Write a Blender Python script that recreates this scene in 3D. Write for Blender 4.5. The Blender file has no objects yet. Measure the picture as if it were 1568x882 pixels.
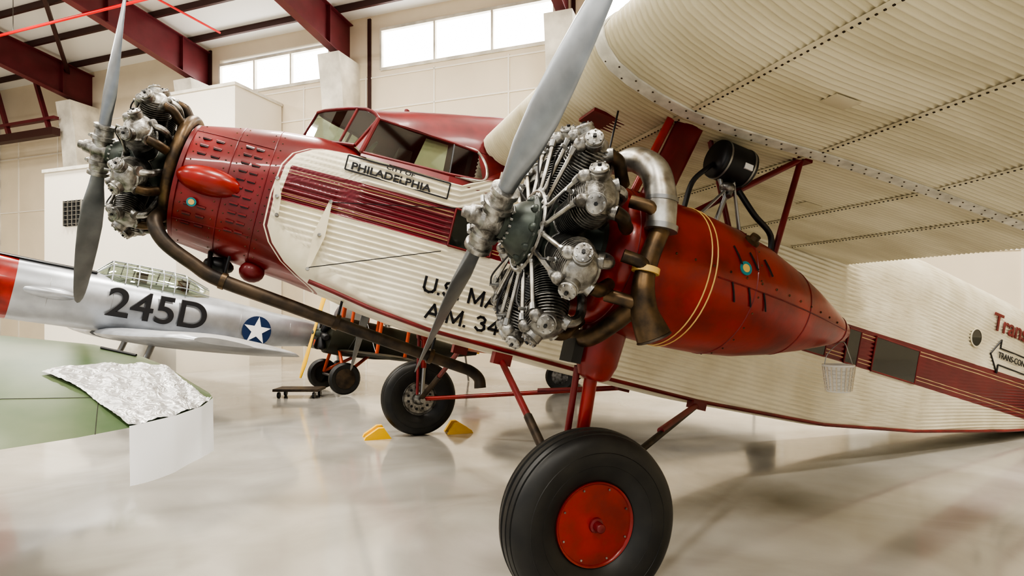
import bpy, math, random, bmesh
from mathutils import Vector, Matrix
random.seed(3)
H=1.69
pi=math.pi
# ---------------------------------------------------------------- materials
MATS={}
def mat(name,col,rough=.5,metal=0.,var=.0,vscale=3.,bump=0.,bscale=40.,spec=.5,coat=0.,emit=None,dirt=None,stretch=None):
    if name in MATS: return MATS[name]
    m=bpy.data.materials.new(name); m.use_nodes=True; nt=m.node_tree
    p=nt.nodes['Principled BSDF']
    p.inputs['Base Color'].default_value=(*col,1); p.inputs['Roughness'].default_value=rough
    p.inputs['Metallic'].default_value=metal
    p.inputs['Specular IOR Level'].default_value=spec
    p.inputs['Coat Weight'].default_value=coat; p.inputs['Coat Roughness'].default_value=.12
    tc=nt.nodes.new('ShaderNodeTexCoord')
    if var>0:
        n=nt.nodes.new('ShaderNodeTexNoise'); n.inputs['Scale'].default_value=vscale; n.inputs['Detail'].default_value=6
        if stretch:
            mp=nt.nodes.new('ShaderNodeMapping'); mp.inputs['Scale'].default_value=stretch
            nt.links.new(tc.outputs['Object'],mp.inputs['Vector']); nt.links.new(mp.outputs['Vector'],n.inputs['Vector'])
        else: nt.links.new(tc.outputs['Object'],n.inputs['Vector'])
        r=nt.nodes.new('ShaderNodeValToRGB')
        d=dirt if dirt else tuple(c*(1-var) for c in col)
        r.color_ramp.elements[0].position=.35; r.color_ramp.elements[1].position=.65
        r.color_ramp.elements[0].color=(*d,1); r.color_ramp.elements[1].color=(*col,1)
        nt.links.new(n.outputs['Fac'],r.inputs['Fac']); nt.links.new(r.outputs['Color'],p.inputs['Base Color'])
    if bump>0:
        n2=nt.nodes.new('ShaderNodeTexNoise'); n2.inputs['Scale'].default_value=bscale; n2.inputs['Detail'].default_value=4
        nt.links.new(tc.outputs['Object'],n2.inputs['Vector'])
        b=nt.nodes.new('ShaderNodeBump'); b.inputs['Strength'].default_value=bump; b.inputs['Distance'].default_value=.02
        nt.links.new(n2.outputs['Fac'],b.inputs['Height']); nt.links.new(b.outputs['Normal'],p.inputs['Normal'])
    if emit:
        p.inputs['Emission Color'].default_value=(*emit[0],1); p.inputs['Emission Strength'].default_value=emit[1]
    MATS[name]=m; return m

M_red=mat('red_paint',(.34,.015,.007),.32,var=.5,vscale=4,bump=.08,bscale=10,coat=.2)
M_dred=mat('dark_red_paint',(.20,.013,.015),.40,var=.4,vscale=5,coat=.12)
M_cream=mat('cream_corrugated',(.78,.72,.55),.48,var=.22,vscale=1.6,dirt=(.64,.58,.42))
M_wing=mat('wing_corrugated_skin',(.76,.70,.52),.42,var=.3,vscale=1.1,dirt=(.56,.50,.34),stretch=(.6,2.6,.6))
M_band=mat('wing_joint_band',(.80,.77,.66),.45,var=.3,vscale=10)
M_gold=mat('gold_pinstripe',(.62,.42,.14),.45)
M_alu=mat('cast_aluminium',(.46,.45,.42),.38,.85,var=.7,vscale=15,dirt=(.10,.092,.08),bump=.2,bscale=60)
M_alu2=mat('bright_aluminium',(.62,.61,.57),.38,.85,var=.5,vscale=9,dirt=(.24,.21,.165))
M_fin=mat('cylinder_fins',(.20,.20,.19),.42,.8,var=.5,vscale=20)
M_case=mat('crankcase_grey',(.075,.09,.075),.42,.35,var=.5,vscale=12)
M_steel=mat('steel',(.34,.34,.33),.36,.9)
M_black=mat('black_parts',(.010,.010,.011),.42)
M_rubber=mat('tyre_rubber',(.011,.011,.011),.45,var=.35,vscale=6,dirt=(.022,.021,.018))
M_exh=mat('exhaust_bronze',(.17,.11,.058),.42,.75,var=.65,vscale=9,dirt=(.05,.038,.028))
M_exhd=mat('exhaust_soot',(.095,.068,.045),.48,.6,var=.6,vscale=6,dirt=(.03,.026,.023))
M_blade=mat('propeller_blade',(.30,.32,.34),.36,.75,var=.25,vscale=6)
M_yel=mat('yellow_paint',(.85,.5,.03),.5)
M_glass_d=mat('dark_window',(.015,.018,.016),.06,0,spec=.8)
M_white=mat('white_paint',(.8,.8,.78),.5)
M_paint_blk=mat('black_lettering',(.010,.010,.012),.5)
M_teal=mat('teal_emblem',(.02,.22,.25),.4)
M_silver=mat('silver_dope',(.46,.48,.51),.34,.62,var=.3,vscale=2)
M_wallc=mat('wall_cream',(.76,.67,.52),.8,var=.08,vscale=.6)
M_white_wall=mat('white_wall',(.82,.77,.67),.75,var=.05,vscale=.5)
M_column=mat('column_insulation',(.80,.76,.66),.8,var=.35,vscale=1.5,bump=.5,bscale=8)
M_maroon=mat('maroon_steel',(.16,.028,.036),.42,var=.2,vscale=2)
M_brown=mat('brown_steel',(.055,.018,.016),.5)
M_ceil=mat('ceiling_panel',(.82,.82,.80),.7)
M_pipe=mat('red_pipe',(.85,.015,.02),.4)
M_green=mat('green_fabric',(.055,.095,.035),.40,var=.28,vscale=2.2,dirt=(.105,.135,.065))
M_orange=mat('orange_paint',(.50,.07,.012),.4)
M_navy=mat('insignia_blue',(.010,.03,.09),.45)
M_dblue=mat('dark_blue_paint',(.02,.028,.045),.35,var=.3,vscale=3)
M_olive=mat('dark_olive_paint',(.035,.035,.022),.45,var=.3,vscale=3)

mg=bpy.data.materials.new('cockpit_glass'); mg.use_nodes=True
nt=mg.node_tree; nt.nodes.clear()
o=nt.nodes.new('ShaderNodeOutputMaterial'); mx=nt.nodes.new('ShaderNodeMixShader'); tr=nt.nodes.new('ShaderNodeBsdfTransparent'); gl=nt.nodes.new('ShaderNodeBsdfGlossy')
tr.inputs[0].default_value=(.62,.69,.60,1); gl.inputs['Roughness'].default_value=.04; mx.inputs[0].default_value=.24
nt.links.new(tr.outputs[0],mx.inputs[1]); nt.links.new(gl.outputs[0],mx.inputs[2]); nt.links.new(mx.outputs[0],o.inputs[0])
M_glass=mg
M_day=mat('window_daylight',(.9,.9,.9),.5,emit=((1,.98,.95),7))

# ---------------------------------------------------------------- mesh builder
def frame(ax):
    ax=Vector(ax).normalized(); r=Vector((0,0,1)) if abs(ax.z)<.9 else Vector((1,0,0))
    x=r.cross(ax).normalized(); y=ax.cross(x); return x,y,ax
def catmull(pts,n=8):
    P=[Vector(p) for p in pts]; P=[2*P[0]-P[1]]+P+[2*P[-1]-P[-2]]; out=[]
    for i in range(1,len(P)-2):
        for k in range(n):
            t=k/n; a,b,c,d=P[i-1],P[i],P[i+1],P[i+2]
            out.append(.5*((2*b)+(c-a)*t+(2*a-5*b+4*c-d)*t*t+(3*b-a-3*c+d)*t**3))
    out.append(P[-2]); return out
class MB:
    def __init__(s): s.v=[];s.f=[];s.m=[];s.s=[];s.mats=[];s.M=Matrix.Identity(4)
    def add(s,vs,fs,m,smooth=True):
        if m not in s.mats: s.mats.append(m)
        k=s.mats.index(m); o=len(s.v); M=s.M
        s.v.extend([tuple(M@Vector(v)) for v in vs])
        for f in fs: s.f.append(tuple(o+i for i in f)); s.m.append(k); s.s.append(smooth)
    def grid(s,rows,m,closed=True,caps=True,smooth=True,closerows=False):
        n=len(rows[0]); vs=[p for r in rows for p in r]; fs=[]
        R=len(rows)
        for i in range(R if closerows else R-1):
            i2=(i+1)%R
            for j in range(n if closed else n-1):
                j2=(j+1)%n; fs.append((i*n+j,i*n+j2,i2*n+j2,i2*n+j))
        if caps and closed and not closerows:
            fs.append(tuple(range(n))); fs.append(tuple((R-1)*n+j for j in range(n)))
        s.add(vs,fs,m,smooth)
    def tube(s,pts,r,m,seg=12,caps=True,sm=0):
        if sm: pts=catmull(pts,sm)
        P=[Vector(p) for p in pts]; n=len(P)
        if not isinstance(r,(list,tuple)): r=[r]*n
        elif len(r)!=n:
            r=[r[min(len(r)-1,int(i/(n-1)*(len(r)-1)))]*(1-((i/(n-1)*(len(r)-1))%1))+r[min(len(r)-1,int(i/(n-1)*(len(r)-1))+1)]*((i/(n-1)*(len(r)-1))%1) for i in range(n)]
        rows=[]; x=None
        for i in range(n):
            t=(P[min(i+1,n-1)]-P[max(i-1,0)]).normalized()
            if x is None: x,y,_=frame(t)
            else:
                x=(x-t*x.dot(t)).normalized(); y=t.cross(x)
            rows.append([P[i]+(x*math.cos(2*pi*k/seg)+y*math.sin(2*pi*k/seg))*r[i] for k in range(seg)])
        s.grid(rows,m,True,caps)
    def rev(s,prof,o,ax,m,seg=24,caps=True,sx=1,sy=1):
        x,y,z=frame(ax); o=Vector(o)
        s.grid([[o+z*t+(x*math.cos(2*pi*k/seg)*sx+y*math.sin(2*pi*k/seg)*sy)*max(r,1e-4) for k in range(seg)] for t,r in prof],m,True,caps)
    def sph(s,c,r,m,seg=16,rings=10):
        if not isinstance(r,(list,tuple)): r=(r,r,r)
        c=Vector(c)
        s.grid([[c+Vector((r[0]*math.cos(a)*math.sin(b),r[1]*math.sin(a)*math.sin(b),r[2]*math.cos(b))) for a in [2*pi*k/seg for k in range(seg)]] for b in [pi*(.01+.98*i/rings) for i in range(rings+1)]],m)
    def box(s,c,sz,m,R=None):
        c=Vector(c); vs=[]
        for i in (-.5,.5):
            for j in (-.5,.5):
                for k in (-.5,.5):
                    v=Vector((i*sz[0],j*sz[1],k*sz[2])); 
                    if R: v=R@v
                    vs.append(c+v)
        s.add(vs,[(0,1,3,2),(4,6,7,5),(0,4,5,1),(2,3,7,6),(0,2,6,4),(1,5,7,3)],m,False)
    def beam(s,p0,p1,w,h,m,up=(0,0,1)):
        p0=Vector(p0);p1=Vector(p1); z=(p1-p0); L=z.length; z.normalize(); up=Vector(up)
        x=z.cross(up).normalized(); y=x.cross(z)
        R=Matrix((x,y,z)).transposed(); s.box((p0+p1)/2,(w,h,L),m,R)
    def faired(s,p0,p1,ch,th,m,cd=(1,0,0)):
        p0=Vector(p0);p1=Vector(p1); z=(p1-p0).normalized(); cd=Vector(cd); cd=(cd-z*cd.dot(z)).normalized(); n=z.cross(cd)
        s.grid([[p+cd*math.cos(a)*ch/2+n*math.sin(a)*th/2 for a in [2*pi*k/16 for k in range(16)]] for p in (p0,p1)],m)
    def quad(s,ps,m): s.add(ps,[tuple(range(len(ps)))],m,False)
    def prism(s,ps,d,m):
        n=len(ps); d=Vector(d); ps=[Vector(p) for p in ps]
        s.add(ps+[p+d for p in ps],[tuple(range(n)),tuple(range(2*n-1,n-1,-1))]+[(i,(i+1)%n,n+(i+1)%n,n+i) for i in range(n)],m,False)
    def build(s,name,parent=None,sharp=40,recalc=True,mesh_only=False):
        me=bpy.data.meshes.new(name); me.from_pydata(s.v,[],s.f)
        for m in s.mats: me.materials.append(m)
        me.polygons.foreach_set('material_index',s.m); me.polygons.foreach_set('use_smooth',s.s)
        if recalc:
            bm=bmesh.new(); bm.from_mesh(me); bmesh.ops.recalc_face_normals(bm,faces=bm.faces); bm.to_mesh(me); bm.free()
        try: me.set_sharp_from_angle(angle=math.radians(sharp))
        except Exception: pass
        if mesh_only: return me
        return obj(name,me,parent)
def obj(name,me,parent=None,M=None):
    ob=bpy.data.objects.new(name,me); bpy.context.collection.objects.link(ob)
    if parent: ob.parent=parent
    if M: ob.matrix_local=M
    return ob
def empty(name,M=None):
    e=bpy.data.objects.new(name,None); bpy.context.collection.objects.link(e); e.empty_display_size=.3
    if M: e.matrix_world=M
    return e
def text(name,body,size,M,parent,m,bold=.003,sx=1.,align='LEFT',space=1.):
    cu=bpy.data.curves.new(name,'FONT'); cu.body=body; cu.size=size; cu.extrude=.001; cu.bevel_depth=bold; cu.bevel_resolution=1; cu.align_x=align; cu.space_character=space
    cu.materials.append(m)
    ob=bpy.data.objects.new(name,cu); bpy.context.collection.objects.link(ob); ob.parent=parent
    ob.matrix_local=M@Matrix.Diagonal((sx,1,1,1)); return ob
STK={'U':[[(0,1),(0,.25),(.12,.06),(.35,0),(.58,.06),(.7,.25),(.7,1)]],
'S':[[(.68,.84),(.52,.97),(.3,1),(.1,.92),(.03,.76),(.12,.60),(.35,.52),(.58,.44),(.69,.27),(.6,.08),(.36,0),(.14,.04),(0,.2)]],
'.':[[(0,0),(0,.06)]],'M':[[(0,0),(0,1),(.45,.1),(.9,1),(.9,0)]],'A':[[(0,0),(.4,1),(.8,0)],[(.16,.33),(.64,.33)]],
'I':[[(0,0),(0,1)]],'L':[[(0,1),(0,0),(.55,0)]],'3':[[(.05,.85),(.2,.98),(.42,.98),(.57,.85),(.55,.66),(.35,.54)],[(.35,.54),(.58,.42),(.62,.2),(.48,.03),(.22,0),(.02,.16)]],
'4':[[(.5,0),(.5,1),(0,.3),(.68,.3)]]}
WID={'U':.7,'S':.7,'.':.02,'M':.9,'A':.8,'I':0,'L':.55,'3':.62,'4':.68,' ':.15}
def strokes(mb,s,a,b,c,h,m,th=.19,gap=.32,wide=1.0):
    x=0
    for ch in s:
        for pl in STK.get(ch,[]):
            for p,q in zip(pl,pl[1:]):
                P0=Vector((a-(x+p[0]*wide)*h,b,c+p[1]*h)); P1=Vector((a-(x+q[0]*wide)*h,b,c+q[1]*h))
                d=(P1-P0).normalized(); n=Vector((-d.z,0,d.x))*th*h/2; e=d*th*h*.35
                mb.prism([P0-e-n,P1+e-n,P1+e+n,P0-e+n],(0,.003,0),m)
        x+=WID[ch]*wide+gap
def sideM(a,b,c,slope=0.,rise=0.):
    r=Vector((-1,slope,rise)).normalized(); u=Vector((0,0,1)); u=(u-r*u.dot(r)).normalized(); n=r.cross(u)
    return Matrix.Translation((a,b,c))@Matrix((r,u,n)).transposed().to_4x4()
def planeM(loc,F,pitch):
    F=Vector((F[0],F[1],0)).normalized(); th=math.radians(pitch)
    A=F*math.cos(th)+Vector((0,0,math.sin(th))); B=Vector((-F.y,F.x,0)); C=A.cross(B)
    return Matrix.Translation(loc)@Matrix((A,B,C)).transposed().to_4x4()
def lerp(keys,x,col):
    if x>=keys[0][0]: return keys[0][col]
    for k0,k1 in zip(keys,keys[1:]):
        if x>=k1[0]:
            t=(k0[0]-x)/(k0[0]-k1[0]); return k0[col]*(1-t)+k1[col]*t
    return keys[-1][col]

# ================================================================ TRIMOTOR
T=empty('trimotor_airplane',planeM((-.437,5.77,H),(-.942,-.336),14.0))

FK=[(2.62,.48,-.03,.50,2.0,.97,.50,2.0),(2.3,.51,-.07,.52,2.1,1.06,.55,2.1),(2.0,.55,-.10,.46,2.3,1.13,.56,2.2),
(1.7,.59,-.13,.34,2.6,1.17,.50,2.3),(1.42,.63,-.17,.22,3,1.17,.38,2.4),(1.28,.645,-.195,.18,3,1.05,.14,2.5),(1.0,.68,-.25,.12,3,1.05,.12,3),
(.5,.71,-.31,.08,3,1.07,.10,3),(.2,.715,-.32,.08,3,1.3,.2,3),(-.2,.72,-.33,.08,3,1.6,.3,3),(-1.2,.72,-.36,.08,3,1.8,.4,2.6),(-2.3,.72,-.37,.08,3,2.0,.45,2.4),
(-4,.70,-.30,.08,3,2.1,.5,2.3),(-5.5,.62,-.12,.08,3,2.12,.5,2.2),(-7.3,.48,.18,.08,3,2.05,.5,2.2),(-9,.30,.50,.08,3,1.9,.4,2.2),(-10.6,.07,.80,.08,3,1.6,.2,2.2)]
EK=[(1.6,.1),(1.14,.2),(1.1,.35),(1.05,.9),(1.0,1.45),(.985,1.64),(.95,1.76),(.87,1.87),(.75,1.925),(.5,1.945),(.24,1.935),(.12,1.87),(0,1.75),(-.08,1.62),(-.2,1.38),(-.35,1.0),(-.6,.6)]
def aedge(c): return lerp(EK,c,1)
def sec(a): return [lerp(FK,a,i) for i in range(1,8)]
def side_b(a,c):
    w,cb,rb,nb,ct,rt,ntp=sec(a)
    if c>ct-rt: t=min(1,(c-(ct-rt))/rt); return w*max(0,1-t**ntp)**(1/ntp)
    if c<cb+rb: t=min(1,(cb+rb-c)/rb); return w*max(0,1-t**nb)**(1/nb)
    return w
PITCH=.048
def ring(a):
    w,cb,rb,nb,ct,rt,ntp=sec(a); pts=[]
    for k in range(10):
        th=k/10*pi/2; pts.append((w*math.sin(th)**(2/nb),cb+rb-rb*math.cos(th)**(2/nb)))
    NS=220
    c2,c1=cb+rb,ct-rt
    for k in range(NS+1):
        pts.append((w,c2+(c1-c2)*k/NS))
    NT=60
    for k in range(1,NT+1):
        th=k/NT*pi/2; pts.append((w*math.cos(th)**(2/ntp) if k<NT else 0,c1+rt*math.sin(th)**(2/ntp)))
    out=[]
    sq=1 if a>-4 else max(.35,1+(a+4)*.06)
    mid=.55
    for b,c in pts:
        e=aedge(c)-.04-a; k=max(0,min(1,e/.04)); cc=(c-mid)/sq
        amp=.0100*math.sin(2*pi*cc/PITCH)*k
        if c<cb+rb*.6: amp=0
        out.append((b+amp if b>.05 else b,c))
    return [(a,b,c) for b,c in out]+[(a,-b,c) for b,c in reversed(out[1:-1])]
def fus_mat():
    m=bpy.data.materials.new('fuselage_paint'); m.use_nodes=True; nt=m.node_tree; p=nt.nodes['Principled BSDF']
    L=nt.links.new
    tc=nt.nodes.new('ShaderNodeTexCoord'); sp=nt.nodes.new('ShaderNodeSeparateXYZ'); L(tc.outputs['Object'],sp.inputs[0])
    X,Z=sp.outputs[0],sp.outputs[2]
    def mm(op,a,b=0.,cl=False):
        n=nt.nodes.new('ShaderNodeMath'); n.operation=op; n.use_clamp=cl
        for i,v in enumerate((a,b)):
            if isinstance(v,(int,float)): n.inputs[i].default_value=v
            else: L(v,n.inputs[i])
        return n.outputs[0]
    fc=nt.nodes.new('ShaderNodeFloatCurve'); cv=fc.mapping.curves[0]
    pts=sorted([((c+.6)/2.2,a/2.5) for c,a in EK])
    cv.points[0].location=pts[0]; cv.points[1].location=pts[-1]
    for q in pts[1:-1]: cv.points.new(*q)
    for q in cv.points: q.handle_type='VECTOR'
    fc.mapping.update()
    L(mm('DIVIDE',mm('ADD',Z,.6),2.2,True),fc.inputs['Value'])
    e=mm('SUBTRACT',mm('MULTIPLY',fc.outputs[0],2.5),X)
    def gt(a,b): return mm('GREATER_THAN',a,b)
    def band(v,lo,hi): return mm('MULTIPLY',gt(v,lo),mm('LESS_THAN',v,hi))
    cream=mm('ADD',band(e,.0,.012),gt(e,.032),True)
    top=mm('SUBTRACT',.805,mm('MULTIPLY',X,.022))
    f=mm('DIVIDE',mm('SUBTRACT',Z,.465),mm('SUBTRACT',top,.465))
    stripe=mm('MULTIPLY',band(f,0,1),gt(e,.075))
    g=None
    for c in (.13,.22,.78,.87):
        bb=band(f,c-.011,c+.011); g=bb if g is None else mm('ADD',g,bb,True)
    g=mm('MULTIPLY',g,stripe)
    n=nt.nodes.new('ShaderNodeTexNoise'); n.inputs['Scale'].default_value=2.5; n.inputs['Detail'].default_value=6; L(tc.outputs['Object'],n.inputs['Vector'])
    def ramp(c0,c1):
        r=nt.nodes.new('ShaderNodeValToRGB'); r.color_ramp.elements[0].position=.35; r.color_ramp.elements[1].position=.65
        r.color_ramp.elements[0].color=(*c0,1); r.color_ramp.elements[1].color=(*c1,1); L(n.outputs['Fac'],r.inputs[0]); return r.outputs[0]
    cr=ramp((.70,.64,.48),(.84,.79,.63)); rd=ramp((.12,.010,.010),(.24,.013,.013)); sd=ramp((.14,.008,.016),(.19,.011,.019))
    def mix(f,a,b):
        x=nt.nodes.new('ShaderNodeMix'); x.data_type='RGBA'; L(f,x.inputs[0]); 
        for i,v in ((6,a),(7,b)):
            if isinstance(v,tuple): x.inputs[i].default_value=v
            else: L(v,x.inputs[i])
        return x.outputs[2]
    c=mix(cream,rd,cr); c=mix(stripe,c,sd); c=mix(g,c,(.50,.36,.18,1))
    L(c,p.inputs['Base Color']); p.inputs['Roughness'].default_value=.36; p.inputs['Coat Weight'].default_value=.2
    return m
M_fus=fus_mat()
st=[]; a=2.62
while a>-10.6:
    st.append(a); a-= .035 if a>1.0 else (.08 if a>-1 else .25)
st.append(-10.6)
mb=MB(); mb.grid([ring(a) for a in st],M_fus,True,True); mb.build('fuselage_body',T,sharp=70)

mb=MB()
for sg in (1,-1):
    pts=[(a,sg*(sec(a)[0]+.004),sec(a)[1]+.05) for a in [1.5,1.3,1.0,.7,.5,.2,-.2,-.7,-1.2,-1.8,-2.3,-3.1,-4,-4.8,-5.5,-6.4,-7.3,-9,-10.5]]
    mb.tube(pts,.018,M_dred,8)
mb.rev([(-.01,.47),(0,.50),(.03,.50),(.04,.46),(.05,.30),(.05,.02)],(2.60,0,.47),(1,0,0),M_dred,48)
for a in (2.28,2.0):
    pts=[]
    w,cb,rb,nb,ct,rt,ntp=sec(a)
    for k in range(49):
        c=cb+.004+(ct-cb-.008)*k/48; pts.append((a,side_b(a,c)+.003,c))
    mb.tube(pts,.004,M_dred,6)
for c0 in (.86,.13):
    mb.tube([(a,side_b(a,c0)+.002,c0) for a in [2.6-.1*k for k in range(7)]],.004,M_dred,6)
for a in (2.56,2.32,2.24,2.03,1.96):
    for k in range(16):
        c=-.02+k*.068; b=side_b(a,c)
        if b>.1: mb.sph((a,b+.001,c),.006,M_exh,6,4)
for col,a in enumerate((2.50,2.40,2.18,2.10)):
    for k in range(11):
        c=.12+k*.068+(.0 if col<2 else .02)
        if col<2 and abs(c-.46)<.17: continue
        b=side_b(a,c)
        n=Vector((0,.02,side_b(a,c)-side_b(a,c+.02))).normalized()
        t=Vector((0,-n.z,n.y)); R=Matrix((Vector((1,0,0)),n,t)).transposed()
        mb.box(Vector((a,b,c))+n*.004,(.062,.016,.014),M_dred,R); mb.box(Vector((a,b,c))+n*.003-t*.011,(.056,.012,.008),M_black,R)
mb.sph((2.38,.475,.46),(.25,.12,.115),M_red,20,14)
mb.rev([(0,.035),(.012,.035)],(2.47,.485,.27),(0,1,-.15),M_teal,20); mb.rev([(0,.022),(.014,.022)],(2.47,.487,.27),(0,1,-.15),M_gold,16)
mb.build('nose_cowl_details',T)

mb=MB()
def diamond(a0,c0,a1,c1,w,b):
    p0=Vector((a0,b,c0)); p1=Vector((a1,b,c1)); d=(p1-p0).normalized(); n=Vector((-d.z,0,d.x))
    m=(p0+p1)/2
    mb.prism([p0+n*.012,m+n*w,p1+n*.012,p1-n*.012,m-n*w,p0-n*.012],(0,.025,0),M_cream)
    mb.rev([(0,.016),(.04,.014)],m+Vector((0,.01,0)),(0,1,0),M_alu,10)
    for p in (p0,p1): mb.rev([(0,.016),(.04,.014)],p,(0,1,0),M_alu,10)
diamond(1.49,.545,1.53,-.02,.045,.675)
diamond(1.915,.61,1.85,.33,.03,.63)
mb.tube([(1.53,.70,-.01),(.55,.76,.40)],.004,M_black,5); mb.tube([(1.49,.69,.54),(-.2,.74,.98)],.004,M_black,5)
mb.build('control_horns',T)

# cockpit canopy
mb=MB()
CT=[(1.79,1.42),(1.65,1.44),(1.5,1.475),(1.2,1.58),(1.0,1.66),(.6,1.80),(.2,1.93),(-.4,2.0)]
bj=[0,.2,.41,.58,.71,.82,.9,.96,1]; gj=[1,.98,.93,.85,.74,.58,.39,.20,0]
def roofpt(i,j,sg,n=20):
    bf=bj[j]; af=1.79-.5*bf**1.3; a=af+(-.4-af)*i/n
    k=max(0,min(1,(1.29-a)/.3)); bw=.50+.045*k+(.06*max(0,min(1,(.4-a)/.6)))
    return Vector((a,sg*bf*bw,1.385+(lerp(CT,a,1)-1.385)*gj[j]))
rows=[[roofpt(i,j,-1) for j in range(8,0,-1)]+[roofpt(i,j,1) for j in range(9)] for i in range(21)]
mb.grid(rows,M_dred,False,False)
mb.rev([(0,.03),(.05,.025),(.06,.01)],(1.05,.12,1.63),(0,0,1),M_dred,12)
for sg in (1,-1):
    Pb=[(1.36,.605,1.03),(.62,.675,1.07),(.33,.70,1.10)]
    Pt=[(1.29,.50,1.385),(.62,.545,1.385),(.40,.56,1.375)]
    Pb=[Vector((x,sg*y,z)) for x,y,z in Pb]; Pt=[Vector((x,sg*y,z)) for x,y,z in Pt]
    for k in range(2): mb.quad([Pb[k],Pb[k+1],Pt[k+1],Pt[k]],M_glass)
    for k in range(2): mb.tube([Pb[k],Pb[k+1]],.014,M_dred,8); mb.tube([Pt[k],Pt[k+1]],.014,M_dred,8)
    mb.tube([Pb[0],Pt[0]],.02,M_dred,8); mb.tube([Pb[1],Pt[1]],.008,M_black,8)
    mb.tube(catmull([Pt[1]+Vector((-.1,0,0)),Pt[2],(Pt[2]+Pb[2])/2+Vector((-.06,0,0)),Pb[2],Pb[1]+Vector((-.05,0,0))],6),.014,M_alu2,8)
    q=[Pb[2],Pt[2],Vector((-.3,sg*.61,1.40)),Vector((-.3,sg*.72,1.10))]; mb.quad(q,M_dred)
    mb.quad([Vector((1.36,sg*.64,.99)),Vector((.62,sg*.703,1.0)),Pb[1],Pb[0]],M_dred)
    mb.quad([Vector((.62,sg*.703,1.0)),Vector((-.3,sg*.725,1.0)),Vector((-.3,sg*.72,1.12)),Pb[2],Pb[1]],M_dred)
    F0=Vector((1.86,0,1.15)); F1=Vector((1.42,sg*.53,1.09))
    tops=[roofpt(0,j,sg) for j in range(9)]
    bots=[F0.lerp(F1,bj[j]) for j in range(9)]
    for j in range(8): mb.quad([bots[j],bots[j+1],tops[j+1],tops[j]],M_glass)
    mb.quad([F1,Pb[0],Pt[0]],M_dred)
    mb.tube(bots,.016,M_dred,8); mb.tube(tops,.016,M_dred,8)
    for j in (0,4,8): mb.tube([bots[j],tops[j]],.013,M_dred,8)
    mb.quad([Vector((.93,sg*.55,1.02)),Vector((.66,sg*.58,1.02)),Vector((.66,sg*.49,1.37)),Vector((.86,sg*.47,1.37))],M_cream)
mb.box((.45,0,1.22),(.04,1.05,.34),M_black)
mb.box((1.0,.25,1.12),(.12,.35,.22),M_brown); mb.box((1.0,-.25,1.12),(.12,.35,.22),M_brown)
mb.rev([(0,.15),(.015,.15)],(1.3,.25,1.12),(1,0,.5),M_black,20)
mb.build('cockpit_canopy',T)

# cabin windows
mb=MB()
for a0,a1 in ((.50,.12),(-.25,-.75),(-1.05,-1.55),(-1.85,-2.35),(-2.65,-3.15),(-3.45,-3.80),(-4.10,-4.30),(-4.55,-5.32)):
    for sg in (1,-1):
        t=.80-.014*a0; c0=.47; 
        P=lambda a,c,o:Vector((a,sg*(sec(a)[0]+o),c))
        mb.quad([P(a0,c0,.014),P(a1,c0,.014),P(a1,t,.014),P(a0,t,.014)],M_glass_d)
        for q in ((a0,c0,a1,c0),(a1,c0,a1,t),(a1,t,a0,t),(a0,t,a0,c0)): mb.tube([P(q[0],q[1],.012),P(q[2],q[3],.012)],.010,M_dred,6)
        if a0>0: mb.tube([P((a0+a1)/2,c0,.016),P((a0+a1)/2,t,.016)],.006,M_alu,6)
aa=-6.35; 
mb.rev([(0,.105),(.014,.105)],(aa,sec(aa)[0]+.008,1.27),(-.08,1,0),M_glass_d,24)
mb.rev([(0,.105),(.020,.12),(.022,.105)],(aa,sec(aa)[0]+.004,1.27),(-.08,1,0),M_cream,24,caps=False)
mb.build('cabin_windows',T)
# lettering
mb=MB()
for q in (((1.45,.965),(.60,.985)),((1.45,.845),(.60,.85)),((1.45,.965),(1.45,.845)),((.60,.985),(.60,.85))):
    (x0,z0),(x1,z1)=q; mb.beam((x0,sec(x0)[0]+.014,z0),(x1,sec(x1)[0]+.014,z1),.006,.012,M_paint_blk,(0,0,1) if x0!=x1 else (1,0,0))
mb.build('name_plate_border',T)
sl=.095
text('lettering_city_of','CITY OF',.042,sideM(1.14,sec(1.02)[0]+.016,.940,sl),T,M_paint_blk,.0012,1.5)
text('lettering_name','PHILADELPHIA',.083,sideM(1.41,sec(1.41)[0]+.014,.862,sl),T,M_paint_blk,.0025,1.22)
mb=MB(); strokes(mb,'U.S. MAIL',.61,.729,.045,.118,M_paint_blk,wide=1.12); strokes(mb,'A.M. 34',.54,.729,-.165,.118,M_paint_blk,wide=1.12)
mb.build('lettering_mail_route',T)
text('lettering_trans','Transport',.32,sideM(-6.66,sec(-6.66)[0]+.02,1.46,-.08),T,M_dred,.005,1.1)
text('lettering_arrow','TRANS-CON',.11,sideM(-6.88,sec(-6.88)[0]+.02,1.13,-.08),T,M_paint_blk,.0015)
mb=MB(); ar=[(-6.72,1.15),(-6.92,1.37),(-6.92,1.26),(-7.6,1.26),(-7.6,1.04),(-6.92,1.04),(-6.92,.93)]
for q0,q1 in zip(ar,ar[1:]+ar[:1]): mb.tube([(q0[0],sec(q0[0])[0]+.012,q0[1]),(q1[0],sec(q1[0])[0]+.012,q1[1])],.010,M_paint_blk,5)
mb.build('arrow_emblem',T)

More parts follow.
